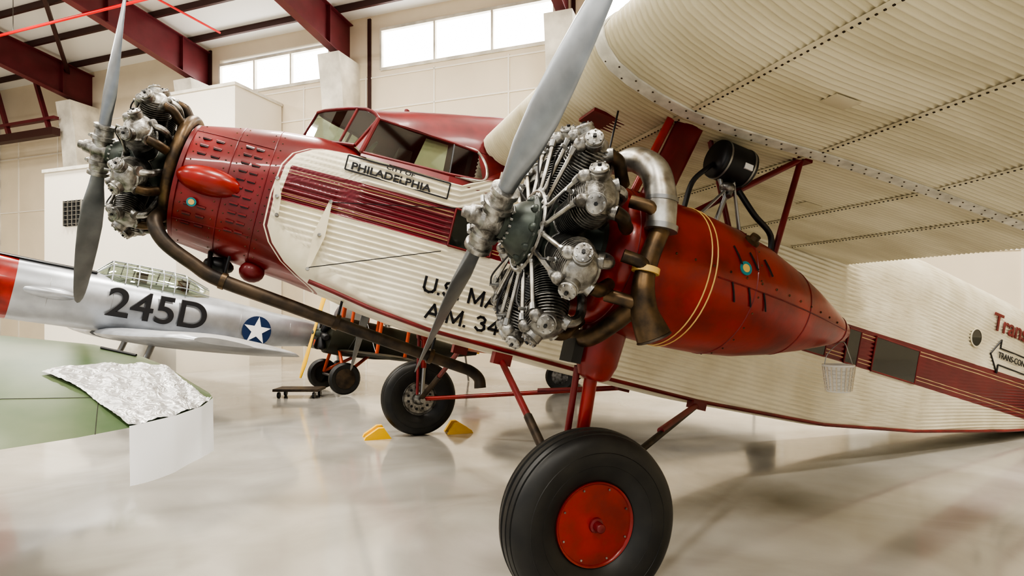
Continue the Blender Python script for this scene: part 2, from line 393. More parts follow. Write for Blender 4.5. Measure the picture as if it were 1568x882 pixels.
# ---- wings
LOW=[(0,1.50),(.004,1.455),(.012,1.41),(.03,1.355),(.06,1.315),(.1,1.285),(.15,1.268),(.22,1.28),(.3,1.315),(.4,1.365),(.5,1.405),(.62,1.445),(.75,1.48),(.88,1.51),(1,1.535)]
UPP=[(.004,1.545),(.012,1.59),(.03,1.66),(.06,1.74),(.1,1.82),(.15,1.88),(.22,1.93),(.3,1.96),(.4,1.965),(.5,1.93),(.62,1.86),(.75,1.76),(.88,1.65),(1,1.555)]
def wp(b,xi,c0,off=0):
    B=abs(b); t=max(0,B-2.7)/8.6; k=1-.42*t; le=.37-.55*t; cr=1.5+.30*t
    return (le-xi*4.27*k,b,cr+(c0-1.5)*k+off)
prof=[(x,c) for x,c in reversed(LOW)]+UPP
nr=[]
for i in range(len(prof)):
    p0=prof[max(0,i-1)];p1=prof[min(len(prof)-1,i+1)]; dx=-(p1[0]-p0[0])*4.27;dz=p1[1]-p0[1];L=math.hypot(dx,dz)+1e-9
    nr.append((dz/L,-dx/L))
for sg,nm in ((1,'wing_port'),(-1,'wing_starboard')):
    mb=MB(); rows=[]; n=int((11.2-.55)/.040)*6
    for i in range(n+1):
        b=.55+(11.2-.55)*i/n; s=.0090*math.sin(2*pi*i/6)
        r=[]
        for (x,c),(nx,nz) in zip(prof,nr):
            p=wp(sg*b,x,c); r.append((p[0]+nx*s,p[1],p[2]+nz*s))
        rows.append(r)
    for q in (.5,.8,.95):
        base=rows[n]; cx=sum(p[0] for p in base)/len(base)
        rows.append([(cx+(p[0]-cx)*math.sqrt(1-q*q),sg*(11.2+.5*q),1.78+(p[2]-1.78)*math.sqrt(1-q*q)) for p in base])
    mb.grid(rows,M_wing,True,True); mb.build(nm,T,sharp=70)
mb=MB()
def lowc(x): return lerp([(-a,c) for a,c in LOW],-x,1)
for sg in (1,-1):
    rows=[]
    for bb,o in ((2.67,.006),(2.672,.016),(2.768,.016),(2.77,.006)):
        rows.append([(wp(sg*bb,x,c)[0]+nx*o,sg*bb,wp(sg*bb,x,c)[2]+nz*o) for (x,c),(nx,nz) in zip(prof,nr)])
    mb.grid(rows,M_band,False,False)
for xi in (.15,.375,.62,.80):
    c0=lowc(xi)
    N=60
    for b0,b1 in ((.75,2.66),(2.78,11)):
        rows=[[wp(b0+(b1-b0)*i/N,xi+dx,lowc(xi+dx),-.0105) for i in range(N+1)] for dx in (-.004,.004)]
        mb.grid(rows,M_wing,False,False)
        k=int((b1-b0)/.036)
        for i in range(k):
            p=wp(b0+(b1-b0)*i/k,xi+.0035,c0,-.012); mb.box(p,(.008,.010,.005),M_exhd)
for bb in (4.6,6.6,8.6):
    rows=[[wp(bb+d,x,c,-.0105) for x,c in LOW[2:]] for d in (-.012,.012)]; mb.grid(rows,M_wing,False,False)
k=70
for i in range(k):
    x=.02+.96*i/k; p=wp(2.72+(.03 if i%2 else -.03),x,lowc(x),-.018); mb.box(p,(.008,.008,.005),M_exh)
for bb,xx in ((3.3,.25),(3.7,.5),(4.2,.3),(5.1,.45),(3.5,.7),(1.9,.55)):
    p=wp(bb,xx,lowc(xx),-.009); q=wp(bb,xx+.04,lowc(xx+.04),-.009); mb.beam(p,q,.10,.006,M_wing)
mb.build('wing_seams',T)

# tailplane
mb=MB()
for sg in (1,-1):
    mb.grid([[(-9.3+.9*math.cos(t)*k-.3*(1-k)+(-.2),sg*b,1.75+.06*math.sin(t)*k) for t in [2*pi*q/16 for q in range(16)]] for b,k in ((.05,1),(1.5,.85),(3.2,.6),(3.5,.2))],M_cream)
mb.grid([[(-9.9+.8*math.cos(t)*k,.05*math.sin(t)*k,z) for t in [2*pi*q/16 for q in range(16)]] for z,k in ((1.3,1),(2.2,.95),(2.9,.6),(3.1,.2))],M_dred)
mb.tube([(-9.9,0,.9),(-10.2,0,.75),(-10.3,0,.70)],.03,M_steel); 
mb.build('tail_surfaces',T)

# ---- engine
def engine_mesh():
    mb=MB()
    mb.rev([(-.30,.12),(-.30,.22),(-.20,.235),(-.12,.19),(-.09,.205),(.09,.205),(.10,.17),(.13,.165),(.14,.18),(.155,.18),(.165,.15),(.21,.13),(.26,.095),(.27,.08),(.30,.08),(.30,.05),(.40,.045)],(0,0,0),(1,0,0),M_case,40)
    for k in range(9):
        t=2*pi*k/9+pi/9; mb.sph((.155,.145*math.sin(t),.145*math.cos(t)),(.035,.026,.026),M_case,10,6)
        mb.rev([(0,.009),(.02,.009)],(.14,.168*math.sin(t+.2),.168*math.cos(t+.2)),(1,0,0),M_steel,6)
    for k in range(16):
        t=2*pi*k/16; mb.rev([(0,.007),(.015,.007)],(.262,.088*math.sin(t),.088*math.cos(t)),(1,0,0),M_steel,6)
    mb.rev([(0,.035),(.012,.035)],(.20,.0,.115),(.35,0,1),M_gold,16)
    for k in range(9):
        mb.M=Matrix.Rotation(2*pi*k/9,4,'X')
        mb.rev([(0,.09),(.012,.09),(.02,.07)],(0,0,.195),(0,0,1),M_alu,20)
        for q in range(10):
            t=2*pi*q/10; mb.rev([(0,.007),(.022,.007)],(.08*math.cos(t),.08*math.sin(t),.2),(0,0,1),M_steel,6)
        pr=[(.02,.06)]
        z=.025
        for q in range(13): pr+=[(z,.068),(z+.001,.091),(z+.0045,.091),(z+.0055,.068)]; z+=.0135
        mb.rev(pr,(0,0,.195),(0,0,1),M_fin,24)
        pr=[(0,.07)]; z=.0
        for q in range(9): 
            R=.116-.0026*q; pr+=[(z,.083),(z+.0015,R),(z+.006,R),(z+.0075,.083)]; z+=.0145
        pr+=[(z,.078),(z+.02,.06),(z+.03,.02)]
        mb.rev(pr,(0,0,.395),(0,0,1),M_alu,24,sx=1.08,sy=.98)
        for sy in (1,-1):
            c=Vector((.025,sy*.062,.515)); ax=Vector((.45,sy*.5,.72)).normalized()
            mb.rev([(-.07,.03),(-.03,.042),(.01,.049),(.04,.049),(.042,.043),(.052,.047),(.060,.044),(.066,.02)],c,ax,M_alu,20)
            for q in range(6):
                t=2*pi*q/6; x_,y_,z_=frame(ax); mb.rev([(0,.005),(.012,.005)],c+ax*.056+(x_*math.cos(t)+y_*math.sin(t))*.036,ax,M_steel,6)
            mb.rev([(0,.010),(.012,.010)],c+ax*.064,ax,M_black,6)
            mb.sph((.085,sy*.06,.50),(.042,.034,.036),M_alu,12,8)
            mb.tube([(.125,sy*.045,.175),(.108,sy*.060,.485)],.0115,M_alu2,10)
            mb.rev([(0,.022),(.03,.019),(.045,.013)],(.125,sy*.045,.175),(-.06,sy*.05,1),M_alu,10)
            mb.rev([(0,.017),(.035,.020)],(.112,sy*.058,.445),(-.06,sy*.05,1),M_steel,10)
            mb.tube([(-.03,sy*.05,.47),(-.09,sy*.07,.51)],.034,M_alu,14)
        mb.rev([(0,.014),(.02,.014),(.022,.009),(.06,.009)],(.10,0,.44),(1,0,.25),M_steel,8)
        mb.tube([(.15,0,.455),(.165,.02,.40),(.15,.03,.30),(.13,.04,.21)],.0055,M_black,6,sm=5)
        mb.tube([(-.06,-.055,.50),(-.14,-.06,.47),(-.17,-.06,.38),(-.18,-.03,.22)],.026,M_alu,10,sm=5)
        mb.tube([(-.08,.06,.50),(-.14,.065,.485),(-.19,.06,.43),(-.23,.05,.39)],.033,M_exh,12,sm=5)
    mb.M=Matrix.Identity(4)
    mb.tube([(.135,.205*math.sin(2*pi*k/36),.205*math.cos(2*pi*k/36)) for k in range(37)],.011,M_alu,8,caps=False)
    return mb.build('radial_engine',sharp=35,mesh_only=True)
EM=engine_mesh()
def prop_mesh():
    mb=MB()
    mb.rev([(-.09,.06),(-.05,.075),(.05,.075),(.07,.055),(.12,.05),(.13,.035),(.16,.03),(.165,.01)],(0,0,0),(1,0,0),M_alu,24)
    for s in (0,1):
        mb.M=Matrix.Rotation(pi*s,4,'X')
        mb.rev([(.03,.07),(.08,.072),(.085,.085),(.115,.085),(.12,.07),(.17,.066),(.175,.078),(.205,.078),(.21,.05)],(0,0,0),(0,0,1),M_alu,24)
        for x in (.088,-.088): mb.tube([(x,-.03,.1),(x,.03,.1)],.012,M_steel,8)
        K=[(.2,.09,.075,1.15),(.3,.11,.06,1.0),(.45,.165,.045,.85),(.65,.20,.034,.68),(.85,.20,.026,.55),(1.05,.18,.02,.46),(1.2,.15,.015,.40),(1.27,.125,.012,.38)]
        T_=[(1.27,.125,.012,.38),(1.32,.09,.01,.37),(1.35,.03,.006,.36)]
        for KK,m in ((K,M_blade),(T_,M_yel if s==0 else M_blade)):
            rows=[]
            for r,ch,th,be in KK:
                cd=Vector((-math.sin(be),math.cos(be),0)); n=Vector((math.cos(be),math.sin(be),0))
                rows.append([cd*math.cos(t)*ch/2+n*(math.sin(t)*th/2*(1.3 if math.sin(t)>0 else .4))+Vector((0,0,r)) for t in [2*pi*q/24 for q in range(24)]])
            mb.grid(rows,m)
    mb.M=Matrix.Identity(4)
    return mb.build('propeller',sharp=35,mesh_only=True)
PM=prop_mesh()
for nm,(a,b,c),phi in (('nose',(2.93,0,.54),21),('port',(.33,2.58,.35),47),('starboard',(.33,-2.58,.35),10)):
    obj('engine_'+nm,EM,T,Matrix.Translation((a,b,c))@Matrix.Rotation(.1,4,'X')@Matrix.Diagonal((1,1.09,1.09,1)))
    obj('propeller_'+nm,PM,T,Matrix.Translation((a+.35,b,c))@Matrix.Rotation(-math.radians(phi),4,'X'))

# ---- exhausts
mb=MB()
mb.tube([(2.68,.45*math.sin(t),.54+.45*math.cos(t)) for t in [math.radians(-20+ k*8) for k in range(23)]],[.035]+[.045]*21+[.05],M_exh,14)
mb.tube([(2.68,.24,.17),(2.70,.36,.06),(2.58,.42,-.08),(2.35,.42,-.19),(2.15,.41,-.26),(1.6,.40,-.33),(.9,.40,-.42),(.1,.40,-.51),(-.05,.40,-.53),(-.14,.41,-.58),(-.17,.42,-.66)],[.055,.055,.055,.055,.058,.055,.052,.05,.05,.05,.055],M_exhd,16,sm=6)
for a in (2.12,1.2,.35): mb.rev([(-.02,.068),(.02,.068)],(a,.405,-.26-(2.15-a)*.122),(1,0,.122),M_exh,16); mb.tube([(a,.405,-.26-(2.15-a)*.122),(a,.42,sec(a)[1]+.03)],.012,M_black,6)
for dx in (.0,.12): mb.tube([(2.3-dx,.15,-.05),(2.25-dx,.30,-.22)],.02,M_black,8)
mb.sph((2.22,.12,-.14),(.12,.09,.07),M_black,12,8)
mb.sph((1.95,.25,-.13),(.10,.07,.09),M_dred,12,8)
mb.build('nose_exhaust',T)
mb=MB()
mb.tube([(.06,2.62,.84),(.06,2.74,.85),(.04,2.86,.83),(-.01,2.96,.76),(-.05,3.01,.62),(-.075,3.03,.46)],[.04,.06,.07,.078,.08,.075],M_alu2,20,sm=6)
mb.rev([(0,.085),(.03,.085)],(-.075,3.03,.45),(.02,0,1),M_steel,20)
mb.rev([(0,.084),(.02,.084)],(-.055,3.015,.60),(.1,0,1),M_steel,20)
mb.tube([(-.075,3.03,.46),(-.05,3.03,.33),(-.04,3.03,.22),(-.045,3.04,.12),(-.08,3.04,.02),(-.15,3.05,-.08)],[.05,.05,.052,.06,.07,.088],M_exh,20,sm=6)
mb.rev([(0,.084),(.012,.092),(.014,.088),(.0,.075),(-.03,.07),(-.03,.002)],(-.15,3.05,-.08),(-.57,.08,-.81),M_exhd,24,caps=False)
mb.rev([(-.02,.07),(.01,.07)],(-.04,3.03,.24),(0,0,1),M_gold,18)
mb.tube([(-.02,2.2,-.06),(.0,2.4,-.13),(.0,2.65,-.14),(-.02,2.85,-.05),(-.04,3.0,.05)],.05,M_exh,16,sm=6)
for ang in (62,100,128):
    t=math.radians(ang); p=Vector((.10,2.58+.45*math.sin(t),.35+.45*math.cos(t))); mb.tube([p,p.lerp(Vector((-.04,3.03,max(.05,p.z-.03))),.5)+Vector((-.02,.03,0)),(-.04,3.03,max(.05,p.z-.05))],.034,M_exh,12,sm=5)
mb.build('wing_engine_exhaust',T)

# ---- nacelles
NP=[(.10,.30),(.08,.37),(.02,.40),(-.2,.415),(-.45,.42),(-.75,.40),(-1.0,.365),(-1.25,.30),(-1.5,.22),(-1.75,.125),(-1.88,.07),(-1.93,.03)]
for nm,b in (('port',2.58),('starboard',-2.58)):
    sg=1 if b>0 else -1
    mb=MB(); mb.rev([(-t,r) for t,r in NP],(0,b,.34),(-1,0,0),M_red,56)
    def nr_(a): return lerp(NP,a,1)
    for a in (-.44,-.48): mb.rev([(-.005,nr_(a)+.001),(0,nr_(a)+.005),(.005,nr_(a)+.001)],(a,b,.34),(1,0,0),M_gold,56,caps=False)
    for a in (.0,-.78,-1.3,-1.82): mb.rev([(-.004,nr_(a)),(0,nr_(a)+.004),(.004,nr_(a))],(a,b,.34),(1,0,0),M_dred,56,caps=False)
    for a in [-.1-.12*k for k in range(14)]:
        for th in (85,):
            t=math.radians(th); R=nr_(a); mb.sph((a,b+sg*math.sin(t)*R,.34+math.cos(t)*R),.007,M_exh,6,4)
    for k in range(26):
        for a in (-.05,-.81): 
            t=2*pi*k/26; mb.sph((a,b+math.sin(t)*nr_(a),.34+math.cos(t)*nr_(a)),.006,M_exh,6,4)
    mb.tube([(a,b+sg*math.sin(math.radians(92))*(nr_(a)+.001),.34+math.cos(math.radians(92))*nr_(a)) for a in [-.5-.1*k for k in range(14)]],.004,M_dred,6)
    for i,a in enumerate((-.60,-.72,-.84)):
        for q,th in enumerate((62,92)):
            pts=[(a-.05*u,b+sg*math.sin(math.radians(th+u*14))*(nr_(a)+.003),.34+math.cos(math.radians(th+u*14))*(nr_(a)+.003)) for u in (0,.5,1)]
            mb.tube(pts,.005,M_black,6)
    t=math.radians(45); d=Vector((0,sg*math.sin(t),math.cos(t))); mb.rev([(-.01,.045),(.012,.045),(.02,.03),(.045,.028)],Vector((-.78,b,.34))+d*nr_(-.78),d,M_exh,16)
    t=math.radians(78); d=Vector((0,sg*math.sin(t),math.cos(t))); p=Vector((-.68,b,.34))+d*(nr_(-.68)); mb.rev([(0,.04),(.006,.04)],p,d,M_teal,20); mb.rev([(0,.024),(.008,.024)],p,d,M_gold,16)
    mb.faired((-.24,b,.70),(-.40,b,1.30),.19,.06,M_dred); mb.faired((-.10,b,.70),(-.26,b+.0,1.28),.05,.04,M_red)
    mb.tube([(-.50,b,.73),(-1.27,b,1.36)],.020,M_dred); mb.tube([(-1.27,b,1.36),(-1.20,b,.64)],.020,M_dred)
    mb.tube([(-.95,b-.1*sg,.70),(-.62,b-.1*sg,1.3)],.018,M_dred); mb.tube([(-.50,b,.73),(-.55,b-.9*sg,1.30)],.018,M_dred)
    mb.tube([(-.2,b-.35*sg,.35),(-.3,.72*sg,.95)],.03,M_dred); mb.tube([(-1.2,b-.25*sg,.35),(-1.3,.72*sg,.95)],.03,M_dred)
    mb.box((-1.27,b,1.37),(.12,.08,.05),M_dred)
    mb.box((.0,b-.40*sg,1.29),(.24,.22,.02),M_dred); mb.tube([(-.0,b-.2*sg,1.29),(.0,b-.2*sg,.75)],.006,M_black,6)
    o=Vector((-.60,b+.02*sg,1.135)); mb.rev([(-.0,.02),(0,.105),(.01,.117),(.02,.12),(.23,.12),(.24,.117),(.25,.105),(.255,.02)],o,(-1,0,.0),M_black,32)
    mb.box(o+Vector((-.17,.115*sg,-.03)),(.06,.012,.035),M_white)
    for x in (.03,.21): mb.rev([(0,.123),(.012,.123)],o+Vector((-x,0,0)),(-1,0,0),M_steel,32)
    mb.tube([o+Vector((-.06,0,-.1)),o+Vector((-.12,.02*sg,-.22)),o+Vector((-.10,0,-.40))],.016,M_steel,8); mb.tube([o+Vector((-.18,0,-.1)),o+Vector((-.12,.05*sg,-.22))],.016,M_steel,8)
    mb.sph(o+Vector((-.12,.02*sg,-.16)),(.05,.05,.035),M_alu,12,8)
    mb.tube([o+Vector((.0,0,-.04)),o+Vector((.06,.02*sg,-.1)),o+Vector((.12,0,-.2)),o+Vector((.14,0,-.38))],.016,M_black,8,sm=5)
    mb.tube([o+Vector((-.22,0,-.14)),o+Vector((-.36,.02*sg,-.26)),(-1.15,b,.80),(-1.18,b,.62)],.019,M_black,10,sm=6)
    mb.tube([(-.55,b+.05*sg,.74),(-.75,b+.05*sg,1.02),(-.9,b+.02*sg,.72)],.012,M_steel,8)
    mb.build('nacelle_'+nm,T,sharp=50)
    mb=MB()
    mb.grid([[(-.15+ca*.5*math.cos(t),b-.05*sg+cb*.5*math.sin(t),z) for t in [2*pi*q/20 for q in range(20)]] for z,ca,cb in ((.05,.30,.24),(-.12,.28,.2),(-.26,.26,.16),(-.34,.20,.13),(-.36,.12,.1))],M_red)
    mb.box((.02,b-.05*sg,-.22),(.06,.16,.14),M_black)
    wx,wc=-.284,-1.135
    ib=b-.24*sg
    mb.tube([(-.15,b-.08*sg,-.34),(-.22,b-.16*sg,-.72)],.040,M_red,16); mb.tube([(-.22,b-.16*sg,-.70),(-.27,ib,-1.1)],.03,M_steel,16)
    mb.tube([(-.06,b-.10*sg,-.30),(-.20,ib-.02*sg,-1.08)],.020,M_dred,12)
    mb.tube([(-.20,.70*sg,-.36),(-.24,1.5*sg,-.73)],.028,M_dred,12); mb.tube([(-.24,1.5*sg,-.73),(-.27,ib,-1.12)],.034,M_exhd,12)
    mb.tube([(-2.33,.70*sg,-.35),(-1.5,1.36*sg,-.64)],.030,M_dred,12); mb.tube([(-2.28,.74*sg,-.37),(-.30,ib,-1.12)],.028,M_exhd if sg>0 else M_red,12)
    mb.box((-2.3,.72*sg,-.36),(.16,.10,.08),M_dred); mb.box((-.2,.72*sg,-.36),(.16,.10,.10),M_dred)
    mb.tube([(wx,ib-.08*sg,wc),(wx,b+.10*sg,wc)],.035,M_steel,14)
    mb.build('landing_gear_'+nm,T)
    mb=MB()
    W=.15
    P=[(-.085,.235),(-.11,.26),(-.14,.33),(-W,.39),(-.142,.44),(-.125,.475),(-.105,.497),(-.098,.500),(-.095,.492),(-.088,.492),(-.085,.504),(-.06,.513),(-.057,.505),(-.05,.505),(-.047,.516),(-.015,.52),(-.012,.511),(-.004,.511)]
    P=P+[(-x,r) for x,r in reversed(P)]
    mb.rev(P,(wx,b,wc),(0,1,0),M_rubber,96,caps=False)
    for s,R0 in ((.146,.408),(.138,.335),(-.146,.408)): mb.rev([(-.002,R0-.003),(.004*(1 if s>0 else -1),R0),(0,R0+.003)],(wx,b+s,wc),(0,1,0),M_rubber,64,caps=False)
    s=sg
    mb.rev([(-.02,.01),(.10,.01)],(wx,b,wc),(0,1,0),M_red,12)
    mb.rev([(.0,.24),(.085,.24),(.100,.236),(.098,.228),(.088,.222),(.092,.12),(.096,.04),(.096,.01)],(wx,b,wc),(0,s,0),M_red,56,caps=False)
    mb.rev([(.09,.045),(.11,.04),(.115,.028),(.16,.026),(.165,.02),(.165,.002)],(wx,b,wc),(0,s,0),M_dred,20)
    for k in range(8):
        t=2*pi*k/8+.2; mb.rev([(0,.006),(.006,.006)],(wx+.205*math.cos(t),b+s*.09,wc+.205*math.sin(t)),(0,s,0),M_alu,8)
    mb.rev([(.0,.24),(.085,.24),(.09,.23),(.05,.21),(.05,.10),(.09,.09),(.12,.05),(.12,.01)],(wx,b,wc),(0,-s,0),M_alu,48,caps=False)
    for k in range(12):
        t=2*pi*k/12; mb.box((wx+.155*math.cos(t),b-s*.055,wc+.155*math.sin(t)),(.03,.02,.03),M_black)
    mb.build('main_wheel_'+nm,T,sharp=50)

# ================================================================ bucket
mb=MB()
tip=Vector((2.235,3.975,1.50)); bc=Vector((2.21,3.98,1.16))
M_bucket=mat('bucket_plastic',(.78,.76,.70),.5)
mb.rev([(0,.0),(0,.072),(.005,.075),(.17,.095),(.175,.10),(.185,.10),(.185,.09),(.17,.088),(.01,.07),(.01,.0)],bc,(0,0,1),M_bucket,28,caps=False)
for z in [.02+.025*k for k in range(6)]: mb.rev([(-.006,.074+z*.118),(0,.082+z*.118),(.006,.074+z*.118)],bc+Vector((0,0,z)),(0,0,1),M_bucket,28,caps=False)
for k in range(20):
    t=2*pi*k/20; mb.tube([bc+Vector((.080*math.cos(t),.080*math.sin(t),.01)),bc+Vector((.101*math.cos(t),.101*math.sin(t),.17))],.004,M_wallc,5)
mb.tube([bc+Vector((-.097,0,.175)),bc+Vector((-.07,0,.26)),tip,bc+Vector((.07,0,.26)),bc+Vector((.097,0,.175))],.003,M_steel,6,sm=5)
mb.build('hanging_bucket')

# ================================================================ chocks
F=Vector((-.942,-.336,0)); Ln=Vector((-.336,.942,0))
for k,s in ((0,1),(1,-1)):
    c=Vector((-1.305,8.2,0))+F*.56*s; mb=MB()
    d=F*s
    q=[c-d*.17,c+d*.19,c+d*.17+Vector((0,0,.04)),c-d*.0+Vector((0,0,.15)),c-d*.07+Vector((0,0,.15))]
    for off in (-.15,.07): mb.prism([p+Ln*off for p in q],Ln*.08,M_yel)
    mb.prism([p+Ln*-.08 for p in [c-d*.12+Vector((0,0,.02)),c+d*.13+Vector((0,0,.02)),c-d*.03+Vector((0,0,.11))]],Ln*.16,M_yel)
    mb.build('wheel_chock' if k==0 else 'wheel_chock.001')

# ================================================================ green wing
GK=[
((-5.6,1.0,.78),(-8.6,4.3,1.62)),((-3.6,2.1,.90),(-5.6,4.55,1.50)),((-2.61,3.0,.995),(-4.0,4.65,1.45)),((-2.38,3.22,1.01),(-3.35,4.72,1.39)),((-2.20,3.42,1.03),(-2.95,4.62,1.33)),((-2.08,3.62,1.05),(-2.60,4.42,1.27)),((-2.01,3.80,1.08),(-2.32,4.20,1.20)),((-2.0,3.93,1.12),(-2.10,4.05,1.145))]
def gsurf(s,t,up):
    i=min(len(GK)-2,int(s)); f=s-i
    n=Vector(GK[i][0]).lerp(Vector(GK[i+1][0]),f); r=Vector(GK[i][1]).lerp(Vector(GK[i+1][1]),f)
    ch=(r-n).length; th=.13*ch*(math.sqrt(max(0,1-t))*1.5*(t**.8))*1.25
    p=n.lerp(r,t); p.z+=th*(.75 if up else -.35); return p
G=empty('green_aircraft_wing')
mb=MB()
ts=[0,.02,.05,.1,.2,.3,.4,.5,.6,.7,.8,.88,.94,.98,1]
rows=[]
for k in range(57):
    s=7*k/56
    rows.append([gsurf(s,t,True) for t in ts]+[gsurf(s,t,False) for t in reversed(ts[1:-1])])
mb.grid(rows,M_green); 
mb.tube([gsurf(.1*k,.22,True) for k in range(34)],.0025,M_olive,5)
mb.tube([gsurf(3.3,t,True) for t in ts[:6]],.0025,M_olive,5)
mb.tube([gsurf(s,.80,True)+Vector((0,0,.01)) for s in (3.2,3.6,4.0)],.010,M_black,6)
mb.build('wing_panel',G)
mb=MB(); mb.tube([(-5.3,3.0,1.2),(-5.3,3.0,.35)],.05,M_steel); mb.rev([(-.08,.2),(-.09,.3),(-.05,.35),(.05,.35),(.09,.3),(.08,.2)],(-5.3,3.0,.35),(1,0,0),M_rubber,40)
mb.build('landing_leg',G)
def foil_mat():
    m=mat('crinkled_plastic',(.62,.62,.61),.30,.4); nt=m.node_tree; p=nt.nodes['Principled BSDF']; tc=nt.nodes.new('ShaderNodeTexCoord')
    v=nt.nodes.new('ShaderNodeTexVoronoi'); v.inputs['Scale'].default_value=11; n=nt.nodes.new('ShaderNodeTexNoise'); n.inputs['Scale'].default_value=9; n.inputs['Distortion'].default_value=2.5
    ad=nt.nodes.new('ShaderNodeMath'); nt.links.new(tc.outputs['Object'],v.inputs['Vector']); nt.links.new(tc.outputs['Object'],n.inputs['Vector'])
    nt.links.new(v.outputs['Distance'],ad.inputs[0]); nt.links.new(n.outputs['Fac'],ad.inputs[1]); b=nt.nodes.new('ShaderNodeBump'); b.inputs['Distance'].default_value=.04; b.inputs['Strength'].default_value=.8
    nt.links.new(ad.outputs[0],b.inputs['Height']); nt.links.new(b.outputs['Normal'],p.inputs['Normal']); return m
mb=MB(); rows=[]
C4=[(2.45,.40),(5.2,.80),(6.9,.0),(3.9,.0)]
for i in range(41):
    r=[]
    for j in range(41):
        u,v=i/40,j/40
        s=(C4[0][0]*(1-u)+C4[1][0]*u)*(1-v)+(C4[3][0]*(1-u)+C4[2][0]*u)*v
        t=(C4[0][1]*(1-u)+C4[1][1]*u)*(1-v)+(C4[3][1]*(1-u)+C4[2][1]*u)*v
        t+=.02*math.sin(9*u+3*v)*(1-v)
        p=gsurf(s,max(0,t),True); p.z+=.012+.007*random.random()+.006*math.sin(23*u+9*v); r.append(p)
    rows.append(r)
mb.grid(rows,foil_mat(),False,False); mb.build('plastic_sheet')
mb=MB(); rows=[]
for i in range(31):
    u=i/30; p0=gsurf(3.9+3.05*u,.0,True); r=[]
    for j in range(13):
        v=j/12; p=p0.copy(); p.z+=.012-.345*v*(1+.03*math.sin(7*u)); off=Vector((.75,-.6,0))*(.012+.012*math.sin(6*u+2*v)*v); r.append(p+off)
    rows.append(r)
mb.grid(rows,mat('white_paper',(.9,.92,.95),.6),False,False); mb.build('white_paper_sheet')

# ================================================================ silver trainer
S=empty('silver_trainer_airplane',planeM((-7.55,12.5,H+.06),(-.722,-.692),10.5))
mb=MB()
SK=[(4.2,.40,.42,0),(4.05,.55,.57,0),(3.2,.60,.60,0),(2.4,.55,.58,-.02),(1.2,.50,.58,-.02),(0,.46,.56,-.03),(-1.2,.40,.52,-.02),(-2.4,.30,.42,.0),(-3.6,.20,.30,.06),(-4.6,.10,.2,.12),(-5.0,.05,.12,.14)]
def ssec(a): return [lerp(SK,a,i) for i in (1,2,3)]
def srow(a):
    w,h,c=ssec(a); return [(a,w*math.copysign(abs(math.sin(t))**.85,math.sin(t)),c+h*math.cos(t)) for t in [2*pi*q/32 for q in range(32)]]
mb.grid([srow(a) for a in (2.40,1.8,1.2,.6,0,-.6,-1.2,-1.8,-2.4,-3,-3.6,-4.1,-4.6,-5)],M_silver)
mb.grid([srow(a) for a in (4.2,4.12,4.05,3.6,3.2,2.40)],M_red)
mb.grid([[(a,.28*math.sin(t),ssec(a)[2]+ssec(a)[1]*.95+.05*math.cos(t)) for t in [2*pi*q/16 for q in range(16)]] for a in (3.6,2.6,2.0,1.2)],M_black)
mb.sph((1.9,.44,-.02),(.5,.16,.13),M_silver)
for a in (1.9,.9,-.4,-1.6,-2.8): 
    w,h,c=ssec(a); mb.tube([(a,w*1.003*math.sin(t),c+h*1.003*math.cos(t)) for t in [.3+.1*q for q in range(26)]],.005,M_steel,5)
mb.build('trainer_fuselage',S)
mb=MB()
def cp(a,t,k=1.): return Vector((a,.34*k*math.sin(t),.38+.48*k*math.cos(t)))
ks=[(1.25,.3),(.95,.98),(.5,1.02),(.05,1.02),(-.4,1.0),(-.9,.6)]
rows=[[cp(a,t,k) for t in [-1.5+.3*q for q in range(11)]] for a,k in ks]
mb.grid(rows,M_glass,False,False)
for r in rows[:-1]: mb.tube(r,.014,M_silver,6,caps=False)
for a in (.72,.27,-.17): mb.tube([cp(a,t,1.02) for t in [-1.5+.3*q for q in range(11)]],.012,M_silver,6)
for q in (1,3,5,7,9): mb.tube([r[q] for r in rows],.012,M_silver,6)
mb.box((.4,0,.58),(.15,.35,.3),M_olive); mb.box((-.4,0,.58),(.15,.35,.3),M_olive)
mb.build('trainer_canopy',S)
mb=MB()
for sg in (1,-1):
    rows=[]
    for b,k,dz in ((.2,1,0),(1.2,1,0),(3,.88,.02),(4.6,.76,.06),(5.1,.64,.08),(5.35,.3,.09)):
        c0=1.05-(1-k)*.55
        rows.append([(c0-1.4*k+1.4*k*math.cos(t),sg*b,-.64+dz+(.19*k if math.sin(t)>0 else .10*k)*math.sin(t)*(1+.4*math.cos(t))) for t in [2*pi*q/24 for q in range(24)]])
    mb.grid(rows,M_silver)
    mb.grid([[(-4.5+.5*k*math.cos(t)-(1-k)*.2,sg*b,.25+.05*k*math.sin(t)) for t in [2*pi*q/16 for q in range(16)]] for b,k in ((.05,1),(1.2,.85),(1.9,.5),(2.0,.2))],M_silver)
    mb.tube([(.2,sg*1.2,-.6),(.35,sg*1.25,-1.30)],.06,M_steel); 
    mb.rev([(0,.09),(.01,.09)],(-.3,sg*3.6,-.47),(0,0,1),M_steel,16)
mb.grid([[(-4.5+.55*k*math.cos(t)-(1-k)*.3,.05*k*math.sin(t),z) for t in [2*pi*q/16 for q in range(16)]] for z,k in ((.2,1),(.7,.95),(1.2,.7),(1.4,.3))],M_silver)
mb.tube([(-4.2,0,0),(-4.35,0,-.60)],.04,M_steel); mb.rev([(-.05,.08),(-.06,.13),(-.03,.16),(.03,.16),(.06,.13),(.05,.08)],(-4.35,0,-.66),(0,1,0),M_rubber,28)
mb.build('trainer_wings_tail',S)
mb=MB()
